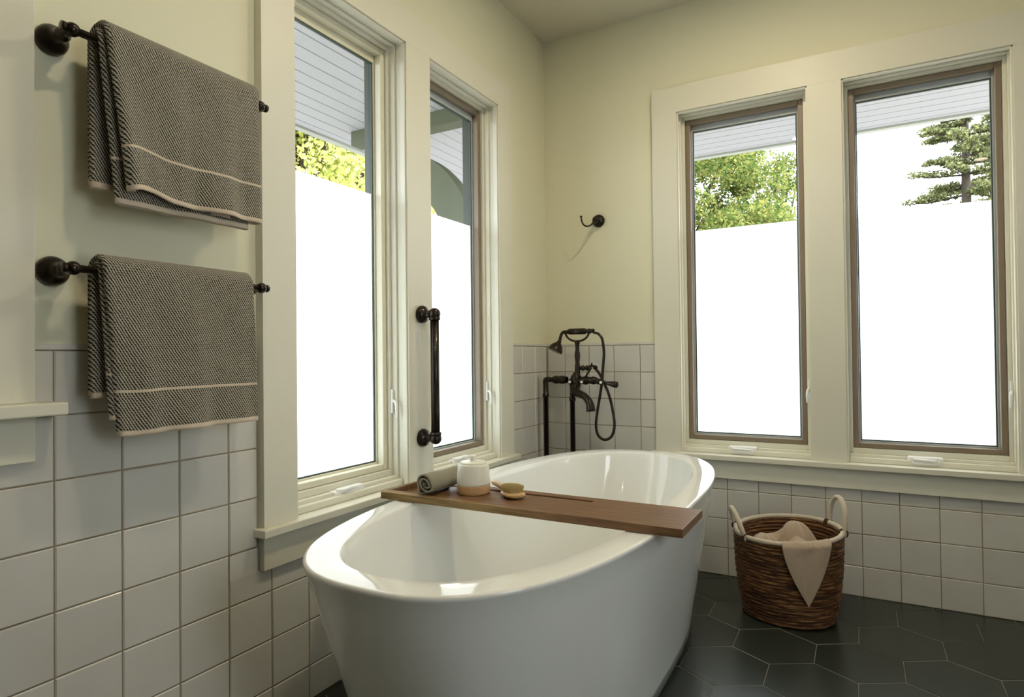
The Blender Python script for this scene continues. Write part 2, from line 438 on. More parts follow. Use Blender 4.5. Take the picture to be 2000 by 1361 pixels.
def window(n, P, u0, u1, sashmat, lab, crank=True, open_crank=False):
    org = P((u0+u1)/2, .08, SILL)
    r = empty('window_%d' % n, org, lab, 'window', kind='structure')
    # jamb liner, stop, outer frame
    bm = bmesh.new(); e = .0005
    ring(bm, P, u0-.0115, u1+.0115, SILL+e, HEAD+.0115, .0115, .008, .0922, wb_=.02)
    ring(bm, P, u0, u1, SILL+.02, HEAD, .008, .030, .0922, wb_=.012)
    ring(bm, P, u0+.008, u1-.008, SILL+.032, HEAD-.008, .013, .052, .0922, wb_=.021)
    pb(bm, P, u0, u1, .0505, .0922, SILL+e, SILL+.032)
    obj('frame', bm, M['trim'], r, bevel=.0012)
    bm = bmesh.new(); ring(bm, P, u0-.0115, u1+.0115, SILL+e, HEAD+.0115, .033, .0924, T, wb_=.052); obj('exterior_frame', bm, M['darkframe'], r)
    a, b, z0, z1 = u0+.022, u1-.022, SILL+.054, HEAD-.022
    bm = bmesh.new(); ring(bm, P, a, b, z0, z1, .021, .064, .092)
    obj('sash', bm, sashmat, r, bevel=.0025)
    bm = bmesh.new(); ring(bm, P, a+.001, b-.001, z0+.001, z1-.001, .026, .0925, .104, wt=.046)
    g1 = obj('glazing_frame', bm, M['csash'] if n == 1 else M['grey'], r, bevel=.0015)
    bm = bmesh.new(); ring(bm, P, a+.0271, b-.0271, z0+.0271, z1-.0471, .0050, .0965, .1045)
    obj('gasket', bm, M['gasket'], r)
    ga, gb, gz0, gz1 = a+.028, b-.028, z0+.028, z1-.048
    bm = bmesh.new(); box(bm, P(ga, .1046, gz0), P(gb, .1049, gz1)); 
    obj('glass_pane', bm, M['glass'], r)
    bm = bmesh.new(); v = [bm.verts.new(P(u, .1020, z)) for u, z in ((ga, gz0), (gb, gz0), (gb, FILMZ), (ga, FILMZ))]; bm.faces.new(v)
    obj('frosted_film', bm, M['film'], r)
    # folding crank cover at the sill
    cu = (u0+u1)/2 - .012; z = SILL+.006
    bm = bmesh.new()
    if open_crank:
        pb(bm, P, cu-.055, cu-.02, .022, .055, SILL+.0005, SILL+.034); pb(bm, P, cu-.03, cu+.078, .022, .0515, SILL+.010, SILL+.038)
    else:
        pb(bm, P, cu-.058, cu+.062, .012, .0515, SILL+.0005, SILL+.036)
        pb(bm, P, cu-.045, cu+.05, .003, .014, SILL+.006, SILL+.026)
    cc_ = obj('crank_cover', bm, M['plastic'], r, bevel=.006, seg=3)
    bm = bmesh.new()
    if open_crank:
        tube(bm, spline([P(cu-.045, .03, SILL+.036), P(cu-.02, .018, SILL+.034), P(cu+.01, .02, SILL+.036), P(cu+.04, .026, SILL+.033)], 5), .0045, 8)
    else:
        tube(bm, spline([P(cu-.04, .004, SILL+.027), P(cu, -.001, SILL+.026), P(cu+.04, .002, SILL+.0235)], 5), .0045, 8)
    obj('crank_handle', bm, M['plastic'], cc_, smooth=True)
    # lever lock on the right-hand jamb
    uu = u1-.0135; bm = bmesh.new()
    pb(bm, P, uu-.004, uu+.005, .043, .0525, .80, .885)
    lp_ = obj('lock_plate', bm, M['plastic'], r, bevel=.002)
    bm = bmesh.new(); tube(bm, spline([P(uu, .043, .845), P(uu-.004, .028, .838), P(uu-.007, .022, .815), P(uu-.006, .021, .785)], 5), [.005, .006, .005, .0035], 8)
    obj('lock_lever', bm, M['plastic'], lp_, smooth=True)
    # small concealed catch on the sash edge
    return r
window(1, PL, *LW[0], M['csash'], 'tall window with cream sash and frosted lower glass on the left wall, nearest', open_crank=True)
window(2, PL, *LW[1], M['sash'], 'tall narrow-looking window with dark sash on the left wall, by the corner', open_crank=True)
window(3, PB, *BW[0], M['sash'], 'tall frosted window with tan sash on the back wall, left one')
window(4, PB, *BW[1], M['sash'], 'tall frosted window with tan sash on the back wall, right one')

def PR(u, d, z): return (RX+d, u, z)
casing(PR, ADDED_RW, -2.97, -1.88, 'trim_10', 'white flat casing round the added daylight window in the right-hand wall')
stool(PR, -2.99, -1.86, ADDED_RW, 'trim_11', 'white stool of the added daylight window on the right-hand wall')
window(5, PR, *ADDED_RW[0], M['sash'], 'unseen window with frosted lower glass added in the right-hand wall for fill daylight')  # added out of view to bring cool daylight onto tub side and tiles

# ------------------------------------------------------------------ bathtub
def sup(t, a, b, n):
    c, s = math.cos(t), math.sin(t)
    return a*math.copysign(abs(c)**(2/n), c), b*math.copysign(abs(s)**(2/n), s)
TC = (.605, -1.157); NS = 128
root = empty('bathtub', (TC[0], TC[1], 0), 'white glossy freestanding oval bathtub under the left windows', 'bathtub')
def loft(levels, name, mat, parent, cap0=False, cap1=False):
    bm = bmesh.new(); rings = []
    for a, b, z, n, ox, oy in levels:
        rings.append([bm.verts.new((TC[0]+ox+sup(2*PI*i/NS, a, b, n)[0], TC[1]+oy+sup(2*PI*i/NS, a, b, n)[1], z)) for i in range(NS)])
    for A, B in zip(rings, rings[1:]):
        for i in range(NS): bm.faces.new((A[i], A[(i+1) % NS], B[(i+1) % NS], B[i]))
    if cap0: bm.faces.new(rings[0][::-1])
    if cap1: bm.faces.new(rings[-1])
    fixn(bm); return obj(name, bm, mat, parent, smooth=True)
RZ = .580; L = []
ab, bb = .288, .765
for k in range(0, 13):                                   # outer skirt, widening upwards
    f = k/12; e = f**1.05
    L.append((ab+(.3965-ab)*e, bb+(.900-bb)*e, .002+f*(RZ-.016), 3.0-.35*f, 0, .055*(1-e)))
for da, z in ((.0020, RZ-.011), (.0028, RZ-.0075), (.0026, RZ-.004), (.0012, RZ-.0014), (-.0014, RZ-.0002), (-.005, RZ)):
    L.append((.3965+da, .900+da, z, 2.65, 0, 0))
L.append((.365, .868, RZ-.0005, 2.6, 0, 0))
L.append((.3345, .8365, RZ-.0008, 2.5, 0, 0)); L.append((.332, .834, RZ-.0016, 2.5, 0, 0)); L.append((.330, .832, RZ-.0035, 2.5, 0, 0)); L.append((.3285, .8305, RZ-.007, 2.5, 0, 0)); L.append((.327, .8285, RZ-.012, 2.5, 0, 0))
L.append((.325, .826, RZ-.020, 2.5, 0, 0))
for k in range(1, 13):
    f = k/12; L.append((.325-.075*f**1.3, .826-.17*f**1.2, RZ-.02-(.36)*f, 2.5+.2*f, 0, 0))
for f, da, z in ((1, .015, .183), (2, .04, .165), (3, .075, .153), (4, .12, .148)):
    L.append((.25-da, .656-da, z, 2.7, 0, 0))
L.append((.06, .40, .146, 2.2, 0, 0))
loft(L, 'tub_shell', M['tub'], root, cap0=True, cap1=True)
bm = bmesh.new(); lathe(bm, [(0, .149), (.028, .149), (.031, .1465), (.031, .140)], (TC[0], TC[1], 0)); obj('drain', fixn(bm), M['bronze'], root, smooth=True)

# ------------------------------------------------------------------ bath caddy board
X0, X1, Y0, Y1, Z0, Z1 = .168, 1.062, -1.490, -1.285, RZ+.0008, RZ+.0215
bc = ((X0+X1)/2, (Y0+Y1)/2, Z0)
bm = bmesh.new(); xs = [X0, .180, .305, .778, X1]; ys = [Y0, -1.456, -1.335, -1.318, Y1-.008, Y1]
def hgt(i, j):
    if i == 1 and j in (1, 2, 3): return Z0+.0025
    if i == 2 and j == 2: return Z0+.008
    return Z1
ys = [Y0, -1.456, -1.335, -1.3195, -1.318, Y1]
vc = {}
def V(x, y, z):
    k = (round(x, 5), round(y, 5), round(z, 5))
    if k not in vc: vc[k] = bm.verts.new(k)
    return vc[k]
nx, ny = len(xs)-1, len(ys)-1
for i in range(nx):
    for j in range(ny):
        h = hgt(i, j); bm.faces.new((V(xs[i], ys[j], h), V(xs[i+1], ys[j], h), V(xs[i+1], ys[j+1], h), V(xs[i], ys[j+1], h)))
        bm.faces.new((V(xs[i], ys[j+1], Z0), V(xs[i+1], ys[j+1], Z0), V(xs[i+1], ys[j], Z0), V(xs[i], ys[j], Z0)))
        if i+1 < nx and abs(hgt(i+1, j)-h) > 1e-6:
            h2 = hgt(i+1, j); bm.faces.new((V(xs[i+1], ys[j], h), V(xs[i+1], ys[j], h2), V(xs[i+1], ys[j+1], h2), V(xs[i+1], ys[j+1], h)))
        if j+1 < ny and abs(hgt(i, j+1)-h) > 1e-6:
            h2 = hgt(i, j+1); bm.faces.new((V(xs[i], ys[j+1], h), V(xs[i], ys[j+1], h2), V(xs[i+1], ys[j+1], h2), V(xs[i+1], ys[j+1], h)))
for i in range(nx):
    for y in (Y0, Y1): bm.faces.new((V(xs[i], y, Z0), V(xs[i+1], y, Z0), V(xs[i+1], y, Z1), V(xs[i], y, Z1)))
for j in range(ny):
    for x in (X0, X1): bm.faces.new((V(x, ys[j], Z0), V(x, ys[j+1], Z0), V(x, ys[j+1], Z1), V(x, ys[j], Z1)))
bmesh.ops.dissolve_limit(bm, angle_limit=.01, verts=bm.verts, edges=bm.edges)
for v in bm.verts: v.co -= Vector(bc)
fixn(bm)
board = obj('bath_tray', bm, M['walnut'], bevel=.004, seg=3); board.location = bc
tag(board, 'walnut bath tray board with a pale front edge laid across the tub rim', 'tray')

# ------------------------------------------------------------------ jar, rolled cloth, brush on the board
JX, JY, JZ = .428, -1.383, Z1+.0006
jar = empty('lidded_jar', (JX, JY, JZ), 'cream ceramic jar with bare clay base and knobbed lid on the wooden tray', 'jar')
bm = bmesh.new(); lathe(bm, [(0, 0), (.0455, 0), (.0475, .0015), (.0482, .006), (.0484, .022), (.0482, .0255), (.0475, .0262), (0.02, .0262)], (JX, JY, JZ), n=56)
obj('clay_base', fixn(bm), M['clay'], jar, smooth=True)
bm = bmesh.new(); lathe(bm, [(.02, .0264), (.0476, .0264), (.0484, .028), (.0483, .034), (.0475, .055), (.0462, .072), (.0452, .081), (.0440, .0845), (.0415, .0868), (.0395, .0868), (.039, .083)], (JX, JY, JZ), n=56)
obj('jar_body', fixn(bm), M['ceramic'], jar, smooth=True)
bm = bmesh.new(); lathe(bm, [(.0380, .084), (.0392, .0872), (.0388, .0898), (.036, .0915), (.02, .0928), (.0112, .0934), (.0100, .0950), (.0104, .1055), (.0096, .1082), (.0070, .1092), (0, .1092)], (JX, JY, JZ), n=56)
obj('jar_lid', fixn(bm), M['ceramic'], jar, smooth=True)

# rolled cloth: spiral swept along y
def spiral_roll():
    bm = bmesh.new(); uvl = bm.loops.layers.uv.new('UVMap')
    prof = []; n = 86; th = .0045
    for i in range(n+1):
        a = i/n*2*PI*2.2; r = .0055 + (.0305-.0055)*(i/n)**.85
        wob = 1+.05*math.sin(2.2*a+.6)
        prof.append((r*math.cos(a+2.5)*wob*1.10, r*math.sin(a+2.5)*wob*.94))
    tail = [(prof[-1][0]-.004, prof[-1][1]-.010), (prof[-1][0]-.002, -.029), (prof[-1][0]+.006, -.0305)]
    prof += tail
    m = 16; Ln = .150; G = []
    for k in range(m+1):
        f = k/m; row = []
        for i, (px, pz) in enumerate(prof):
            s = 1 + .04*math.sin(6*f+1.2) + .02*math.sin(13*f+i*.05)
            row.append(bm.verts.new((px*s, Ln*(f-.5)+.004*math.sin(i*.16)*(1-2*f), pz*(1+.03*math.sin(7*f)))))
        G.append(row)
    for A, B in zip(G, G[1:]):
        for i in range(len(prof)-1): bm.faces.new((A[i], A[i+1], B[i+1], B[i]))
    return bm
roll = obj('rolled_cloth', spiral_roll(), M['greycloth'], smooth=True)
sm = roll.modifiers.new('thick', 'SOLIDIFY'); sm.thickness = .0042; sm.offset = 0
roll.location = (.330, -1.404, Z1+.0330); roll.rotation_euler = (0, 0, math.radians(-4))
tag(roll, 'small grey washcloth rolled up on the left end of the wooden tray', 'washcloth')

# hairbrush
br = empty('bath_brush', (.556, -1.379, Z1), 'small light wood brush lying bristles up beside the jar', 'brush')
hd = Vector((-.80, .60, 0)).normalized(); sd = Vector((-hd.y, hd.x, 0)); c0 = Vector((.556, -1.379, Z1+.001))
bm = bmesh.new(); sec = [(-.046, .0, .0), (-.0445, .011, .005), (-.040, .020, .0075), (-.030, .0275, .009), (-.015, .0315, .0098), (0, .0325, .010), (.015, .0305, .0098), (.028, .0245, .0092), (.038, .016, .0088), (.046, .0105, .0085), (.060, .0085, .0082), (.080, .0075, .0080), (.105, .0075, .0080), (.128, .0080, .0080), (.142, .0070, .0070), (.146, .003, .003), (.147, 0, 0)]
rings = []
for s, w, h in sec:
    c = c0 + hd*s + Vector((0, 0, .0095 + max(0, (s-.03))*.10 - max(0, s-.09)*.1))
    if w == 0: rings.append([bm.verts.new(c)]); continue
    rings.append([bm.verts.new(c + sd*w*math.cos(2*PI*k/20) + Vector((0, 0, h*math.sin(2*PI*k/20)))) for k in range(20)])
for A, B in zip(rings, rings[1:]):
    for k in range(20):
        k2 = (k+1) % 20
        if len(A) == 1: bm.faces.new((A[0], B[k], B[k2]))
        elif len(B) == 1: bm.faces.new((A[k2], A[k], B[0]))
        else: bm.faces.new((A[k], B[k], B[k2], A[k2]))
obj('wooden_back', fixn(bm), M['beech'], br, smooth=True)
bm = bmesh.new()
for i in range(-14, 15):
    for j in range(-11, 12):
        x = i*.0028+random.uniform(-.0007, .0007); y = j*.0026+random.uniform(-.0007, .0007)
        q = (x/.038)**2+(y/.027)**2
        if q > 1: continue
        p = c0 + hd*x + sd*y + Vector((0, 0, .016)); ln = .018 - .003*q
        tip = p + Vector((0, 0, ln)) + hd*x*.16 + sd*y*.16
        w = .0008
        vs = [bm.verts.new(p+Vector((w*a, w*b, 0))) for a, b in ((1, 0), (-.5, .87), (-.5, -.87))]; vt = [bm.verts.new(tip+Vector((w*a*.8, w*b*.8, 0))) for a, b in ((1, 0), (-.5, .87), (-.5, -.87))]
        for k in range(3): bm.faces.new((vs[k], vs[(k+1) % 3], vt[(k+1) % 3], vt[k]))
        bm.faces.new(vt)
bo = obj('bristles', bm, M['bristle'], br); bo['kind'] = 'stuff'

# ------------------------------------------------------------------ towel bars and towels
def towel_bar(z, lab):
    r = empty('towel_bar', (0, -2.05, z), lab, 'towel bar', 'wall towel bars')
    bx = .080
    bm = bmesh.new(); tube(bm, [(bx, -2.290, z), (bx, -1.822, z)], .0078, 20); obj('bar', bm, M['bronze'], r, smooth=True)
    for y, s in ((-2.276, -1), (-1.838, 1)):
        bm = bmesh.new()
        lathe(bm, [(0, -.007), (.0285, -.007), (.0300, -.003), (.0302, .004), (.0285, .010), (.0245, .016), (.019, .021), (.0150, .026), (.0130, .032), (.0128, .040), (.0145, .043), (.0145, .047), (.0110, .052), (.0098, .060), (.0102, .068)], (0, y, z), (1, 0, 0), 32)
        po = obj('post', fixn(bm), M['bronze'], r, smooth=True)
        bm = bmesh.new(); ball(bm, (bx, y, z), .0138, 24)
        lathe(bm, [(.0, .012), (.0095, .012), (.0100, .016), (.0095, .020), (0, .020)], (bx, y, z), (0, s, 0), 20)
        obj('knuckle', fixn(bm), M['bronze'], po, smooth=True)
    return r
ZB1, ZB2 = 1.652, 1.183
towel_bar(ZB1, 'upper dark bronze towel bar holding a charcoal towel')
towel_bar(ZB2, 'lower dark bronze towel bar holding a charcoal towel')

def towel(zb, yL, yR, zf, zbk, layers, seed, lab):
    """layers: dicts with inner radius r0, thickness th, y offsets, front bottom z, back bottom z"""
    rnd = random.Random(seed); bm = bmesh.new(); uvl = bm.loops.layers.uv.new('UVMap')
    bx = .080
    for Ly in layers:
        r0, th, dl, dr, zfb, zbb = Ly['r0'], Ly['th'], Ly['dl'], Ly['dr'], Ly['zf'], Ly['zb']
        rc = r0+th/2
        # path: front bottom -> up -> over -> down to back bottom
        path = []
        nF, nA, nB = 60, 14, 44
        hemrow = []
        lf = zb-zfb; lb = zb-zbb
        zs = [zfb+lf*k/nF for k in range(nF)]
        for z in zs: path.append((bx+rc, z, (1, 0), zb-z))
        for k in range(nA+1):
            a = PI*k/nA; path.append((bx+rc*math.cos(a), zb+rc*math.sin(a), (math.cos(a), math.sin(a)), -rc*a))
        for k in range(1, nB+1):
            z = zb-lb*k/nB; path.append((bx-rc, z, (-1, 0), -rc*PI-(zb-z)))
        ph = [rnd.uniform(0, 6.28) for _ in range(8)]
        nW = 56
        rows = []
        for (x, z, nv, s) in path:
            front = s > 0; dep = max(0, s)/lf if front else 0
            t_ = th*(1+ (Ly.get('flare', .5)*dep**1.5 if front else .2*min(1, max(0, -s-.03)/.2)))
            a0 = yL+dl + Ly.get('slant', .03)*dep; a1 = yR+dr + Ly.get('slr', 0)*dep
            row = []; per = []
            for side in (0, 1):
                for k in range(nW+1):
                    f = k/nW if side == 0 else 1-k/nW
                    y = a0+(a1-a0)*f
                    # flattened loop: thickness vanishes at both folded edges like a rounded fold
                    e = min(f, 1-f)*(a1-a0); rr = t_/2
                    hn = rr*math.sqrt(max(0, 1-(1-min(1, e/rr))**2))
                    wv = 0
                    if front:
                        wv = (.0075*math.sin(f*9+ph[0]) + .0050*math.sin(f*19+ph[1]) + .0016*math.sin(f*37+ph[2]))*(.12+.88*dep**1.2) + .0022*math.sin(f*14+z*16+ph[3])*min(1, dep*3)
                        wv *= Ly.get('wave', 1)
                    nrm = (hn if side == 0 else -hn) + wv
                    lift = Ly.get('lift', 0)*math.exp(-((f-.12)/.14)**2)*dep if front else 0
                    row.append(bm.verts.new((x+nv[0]*nrm, y, z+nv[1]*nrm+lift)))
                    per.append((y if side == 0 else 2*a1-y, s))
            rows.append((row, per, s))
        N = len(rows[0][0])
        sb = zb-zfb
        for (A, pa, sa), (B, pb_, sb2) in zip(rows, rows[1:]):
            for k in range(N):
                k2 = (k+1) % N
                if k2 == k: continue
                va = (A[k], A[k2], B[k2], B[k])
                if (A[k].co-A[k2].co).length < 1e-7: continue
                try: f = bm.faces.new(va)
                except ValueError: continue
                mid = (sa+sb2)/2; frm = lf-mid
                if mid > 0 and (frm < .0125 or .0885 < frm < .0955): f.material_index = 1
                if mid < 0 and (lb+rc*PI+mid) < .012: f.material_index = 1
                for lp, (u, v) in zip(f.loops, (pa[k], pa[k2] if k2 else (pa[k][0]+.001, pa[k][1]), pb_[k2] if k2 else (pb_[k][0]+.001, pb_[k][1]), pb_[k])): lp[uvl].uv = (u, v)
    bmesh.ops.remove_doubles(bm, verts=bm.verts, dist=2e-5)
    bmesh.ops.recalc_face_normals(bm, faces=bm.faces)
    o = obj('bath_towel', bm, [M['towel'], M['hem']], smooth=True)
    s_ = o.modifiers.new('thick', 'SOLIDIFY'); s_.thickness = .0038; s_.offset = -1; s_.material_offset_rim = 1
    s_.use_rim = True
    tag(o, lab, 'towel', 'charcoal bath towels')
    return o
towel(ZB1, -2.232, -1.868, 0, 0, [
    dict(r0=.0090, th=.015, dl=-.006, dr=-.02, zf=1.322, zb=1.352, wave=.5, slant=.030, flare=.2),
    dict(r0=.0250, th=.017, dl=0, dr=0, zf=1.338, zb=1.36, flare=.95, slant=.034, slr=.004, lift=.016)], 3,
    'charcoal and cream woven bath towel folded over the upper bar')
towel(ZB2, -2.236, -1.884, 0, 0, [
    dict(r0=.0090, th=.012, dl=-.002, dr=-.01, zf=.880, zb=.925, wave=.4, slant=.020, flare=.2),
    dict(r0=.0220, th=.012, dl=0, dr=0, zf=.848, zb=.93, flare=.7, slant=.030, slr=.016, lift=-.004)], 11,
    'charcoal and cream woven bath towel folded over the lower bar')

# ------------------------------------------------------------------ grab bar on the mullion casing
gy, gx, gz0, gz1 = -1.095, .082, .706, 1.156
gr = empty('grab_bar', (.02, gy, gz0), 'dark bronze vertical grab bar on the casing between the left windows', 'grab bar')
bm = bmesh.new(); tube(bm, [(gx, gy, gz0+.012), (gx, gy, gz1-.012)], .0158, 28); obj('bar', bm, M['bronze'], gr, smooth=True)
for z, s in ((gz0, -1), (gz1, 1)):
    bm = bmesh.new(); lathe(bm, [(0, .0202), (.030, .0202), (.0325, .024), (.0330, .030), (.0300, .037), (.0235, .043), (.0175, .047), (.0145, .053), (.0140, .062), (.0150, .068), (.0150, .074)], (0, gy, z), (1, 0, 0), 32)
    obj('flange', fixn(bm), M['bronze'], gr, smooth=True)
    bm = bmesh.new(); ball(bm, (gx, gy, z), .0215, 28); lathe(bm, [(0, .012), (.0195, .012), (.0205, .015), (.0205, .020), (.0185, .0235), (.0155, .0235)], (gx, gy, z), (0, 0, -s), 28)
    obj('end_ball', fixn(bm), M['bronze'], gr, smooth=True)

# ------------------------------------------------------------------ robe hook on the back wall
hk = empty('robe_hook', (.29, 0, 1.671), 'small dark bronze robe hook on the bare back wall', 'hook')
bm = bmesh.new(); lathe(bm, [(0, -.008), (.0300, -.008), (.0320, -.003), (.0320, .003), (.0295, .008), (.021, .014), (.0135, .019), (.011, .026), (.0115, .036), (.0140, .041), (.0140, .046), (.0100, .050), (0, .0505)], (.292, 0, 1.669), (0, -1, 0), 36)
obj('rosette', fixn(bm), M['bronze'], hk, smooth=True)
bm = bmesh.new(); tube(bm, spline([(.292, -.042, 1.667), (.287, -.058, 1.652), (.279, -.075, 1.636), (.268, -.098, 1.628), (.258, -.116, 1.636), (.252, -.122, 1.655), (.250, -.122, 1.668)], 6), .0040, 12)
ball(bm, (.250, -.122, 1.672), .0062, 14)
obj('hook_arm', fixn(bm), M['bronze'], hk, smooth=True)

# ------------------------------------------------------------------ floor-mounted tub filler
FYY = -.150
def F(cx, cy, dy=0): return Vector((.061+(cx-395)*.000576, FYY+dy, .883-(cy-650)*.000541))
fx = empty('tub_filler', (.133, FYY, 0), 'dark bronze floor-standing tub filler with hand shower in the corner', 'faucet')
zb = .883
for x in (.061, .205):
    bm = bmesh.new()
    top = zb-.014 if x < .1 else zb-.03
    lathe(bm, [(0, .0005), (.035, .0005), (.036, .005), (.030, .010), (.018, .014), (.0125, .020), (.0125, top-.075), (.0160, top-.073), (.0165, top-.066), (.0160, top-.058), (.0125, top-.056), (.0125, top)], (x, FYY, 0), n=24)
    obj('riser', fixn(bm), M['bronze'], fx, smooth=True)
bm = bmesh.new()
tube(bm, spline([(.061, FYY, zb-.03), (.061, FYY, zb-.010), (.068, FYY, zb-.001), (.085, FYY, zb)], 6), .0128, 18)
lathe(bm, [(.0125, 0), (.0125, .018), (.0150, .022), (.0195, .034), (.0205, .046), (.0175, .056), (.0195, .062), (.0205, .074), (.0180, .088), (.0160, .098)], (.080, FYY, zb-.002), (1, 0, 0), 24)
obj('inlet_arm', fixn(bm), M['bronze'], fx, smooth=True)
bm = bmesh.new()    # central body
lathe(bm, [(0, -.052), (.013, -.052), (.018, -.046), (.0225, -.030), (.0245, -.008), (.0265, .006), (.0265, .014), (.021, .022), (.0165, .026), (.0165, .030), (.0125, .034)], (.226, FYY, zb), n=28)
lathe(bm, [(0, 0), (.015, .0), (.0175, .006), (.0155, .016), (.0195, .026), (.0215, .040), (.0185, .050), (.0155, .056), (.0175, .066), (.0200, .076), (.0175, .088), (.0140, .094), (0, .096)], (.238, FYY, zb-.004), (1, 0, 0), 24)
lathe(bm, [(.0155, -.032), (.0155, 0), (0, 0)], (.205, FYY, zb+.004), n=24)
obj('valve_body', fixn(bm), M['bronze'], fx, smooth=True)
for cx in (643, 750):
    bm = bmesh.new(); p = F(cx, 670, -.018); lathe(bm, [(.0105, 0), (.0115, .006), (.0098, .010), (0, .0105)], p, (0, -1, 0), 18)
    ic_ = obj('index_cap', fixn(bm), M['bronze'], fx, smooth=True)
    bm = bmesh.new(); lathe(bm, [(.0068, 0), (.0064, .003), (.0035, .0046), (0, .005)], p+Vector((0, -.0102, 0)), (0, -1, 0), 18)
    b_ = obj('porcelain_button', fixn(bm), M['porcelain'], ic_, smooth=True)
# spout
bm = bmesh.new(); sp_ = spline([(.218, FYY-.008, zb-.030), (.232, FYY-.030, zb-.058), (.264, FYY-.046, zb-.066), (.302, FYY-.068, zb-.080), (.328, FYY-.082, zb-.108), (.336, FYY-.088, zb-.142)], 6)
tube(bm, sp_, [.021, .0195, .017, .0165, .0185, .0225], 20)
obj('spout', fixn(bm), M['bronze'], fx, smooth=True)
# diverter column with cradle
bm = bmesh.new(); cx_ = .2335
lathe(bm, [(.0125, .02), (.0130, .045), (.0125, .066), (.0102, .082), (.0118, .096), (.0135, .112), (.0130, .126), (.0098, .142), (.0098, .165), (.0125, .176), (.0135, .182), (.0098, .188), (0, .19)], (cx_, FYY, zb), n=22)
obj('column', fixn(bm), M['bronze'], fx, smooth=True)
bm = bmesh.new()
arc = [(cx_+.060*math.cos(a), FYY, zb+.226+.042*math.sin(a)) for a in [PI+PI*k/16 for k in range(17)]]
tube(bm, arc, .0052, 12); 
for s in (-1, 1): tube(bm, [(cx_+s*.060, FYY-.008, zb+.226), (cx_+s*.060, FYY+.008, zb+.226)], .0075, 12)
obj('cradle', fixn(bm), M['bronze'], fx, smooth=True)
# hand shower
hs = empty('hand_shower', (cx_, FYY, zb+.226), 'dark bronze telephone-style hand shower resting on the tub filler cradle', 'hand shower')
hz = zb+.2255; 
bm = bmesh.new(); lathe(bm, [(0, 0), (.0095, 0), (.0100, .006), (.0125, .010), (.0150, .016), (.0150, .094), (.0125, .100), (.0095, .104), (.0095, .108)], (F(600, 0).x, FYY, hz+.0060), (1, 0, 0), 22)
obj('handle', fixn(bm), M['bronze'], hs, smooth=True)
bm = bmesh.new(); lathe(bm, [(.0095, 0), (.0095, .004), (.0125, .006), (.0125, .018), (.0095, .020), (.0095, .026), (.0115, .028), (.0115, .034), (.0070, .036)], (F(785, 0).x, FYY, hz+.0060), (1, 0, 0), 20)
obj('hose_nut', fixn(bm), M['bronze'], hs, smooth=True)
bm = bmesh.new(); hh = hz+.006
tube(bm, spline([(F(604, 0).x, FYY, hh), (F(570, 0).x, FYY-.004, hh-.002), (F(554, 0).x, FYY-.010, hh-.018), (F(545, 0).x, FYY-.014, hh-.046)], 7), .0075, 16)
hd_ = Vector((-.34, -.28, -.9)).normalized(); hp = Vector((F(546, 0).x, FYY-.0138, hh-.042))
lathe(bm, [(.0078, 0), (.0105, .004), (.0105, .009), (.0125, .013), (.0200, .020), (.0290, .031), (.0345, .044), (.0375, .052), (.0375, .057), (.0350, .0585), (.031, .0575), (0, .060)], hp, hd_, 30)
obj('shower_head', fixn(bm), M['bronze'], hs, smooth=True)
# hose
bm = bmesh.new(); hp_ = [F(845, 238), F(880, 246, -.002), F(915, 285, -.004), F(928, 350, -.004), F(930, 430), F(918, 560), F(908, 660, .004), F(890, 780, .004), F(866, 930), F(853, 1050), F(870, 1135), F(925, 1172), F(985, 1140), F(1012, 1050), F(1000, 930, .002), F(965, 790, .01), F(920, 690, .018), F(880, 610, .022), F(840, 552, .022)]
tube(bm, spline([tuple(p) for p in hp_], 8), .0066, 12)
h_ = obj('hose', fixn(bm), M['bronze'], hs, smooth=True)
# hose outlet behind, diverter lever
bm = bmesh.new()
lathe(bm, [(.0095, 0), (.0095, .012), (.0135, .014), (.0135, .022), (.0100, .026), (.0100, .034), (.0130, .036), (.0130, .044), (.0100, .048), (.0090, .060)], (cx_+.006, FYY+.004, zb+.055), (.96, .22, .0), 18)
ball(bm, F(838, 545, .022), .0115, 16)
obj('hose_outlet', fixn(bm), M['bronze'], fx, smooth=True)
bm = bmesh.new(); tube(bm, [F(768, 640, -.012), F(800, 585, -.014), F(828, 540, -.016)], [.0055, .0045, .0065], 12)
for a_ in ((-1, 0), (1, 0), (0, 1)):
    p = F(832, 530, -.016); tube(bm, [p, p+Vector((.013*a_[0]+.002, -.002, .013*a_[1]+.002))], [.005, .004], 10)
obj('diverter_lever', fixn(bm), M['bronze'], fx, smooth=True)
# lever handles: right one and the one pointing away on the left
bm = bmesh.new(); p = F(884, 665, -.006)
lathe(bm, [(0, -.016), (.012, -.014), (.0145, -.004), (.0145, .006), (.0110, .012), (.0075, .022), (.0075, .036), (.0085, .046), (.0120, .062), (.0150, .082), (.0150, .092), (.0110, .097), (0, .098)], p, (.98, 0, -.16), 22)
lathe(bm, [(.011, 0), (.0125, .010), (.0115, .014), (0, .0145)], F(918, 672, -.014), (0, -1, 0), 18)
lh_ = obj('lever_handle', fixn(bm), M['bronze'], fx, smooth=True)
bm = bmesh.new(); lathe(bm, [(.0068, 0), (.0064, .003), (.0035, .0046), (0, .005)], F(918, 672, -.0286), (0, -1, 0), 18)
obj('porcelain_button', fixn(bm), M['porcelain'], lh_, smooth=True)

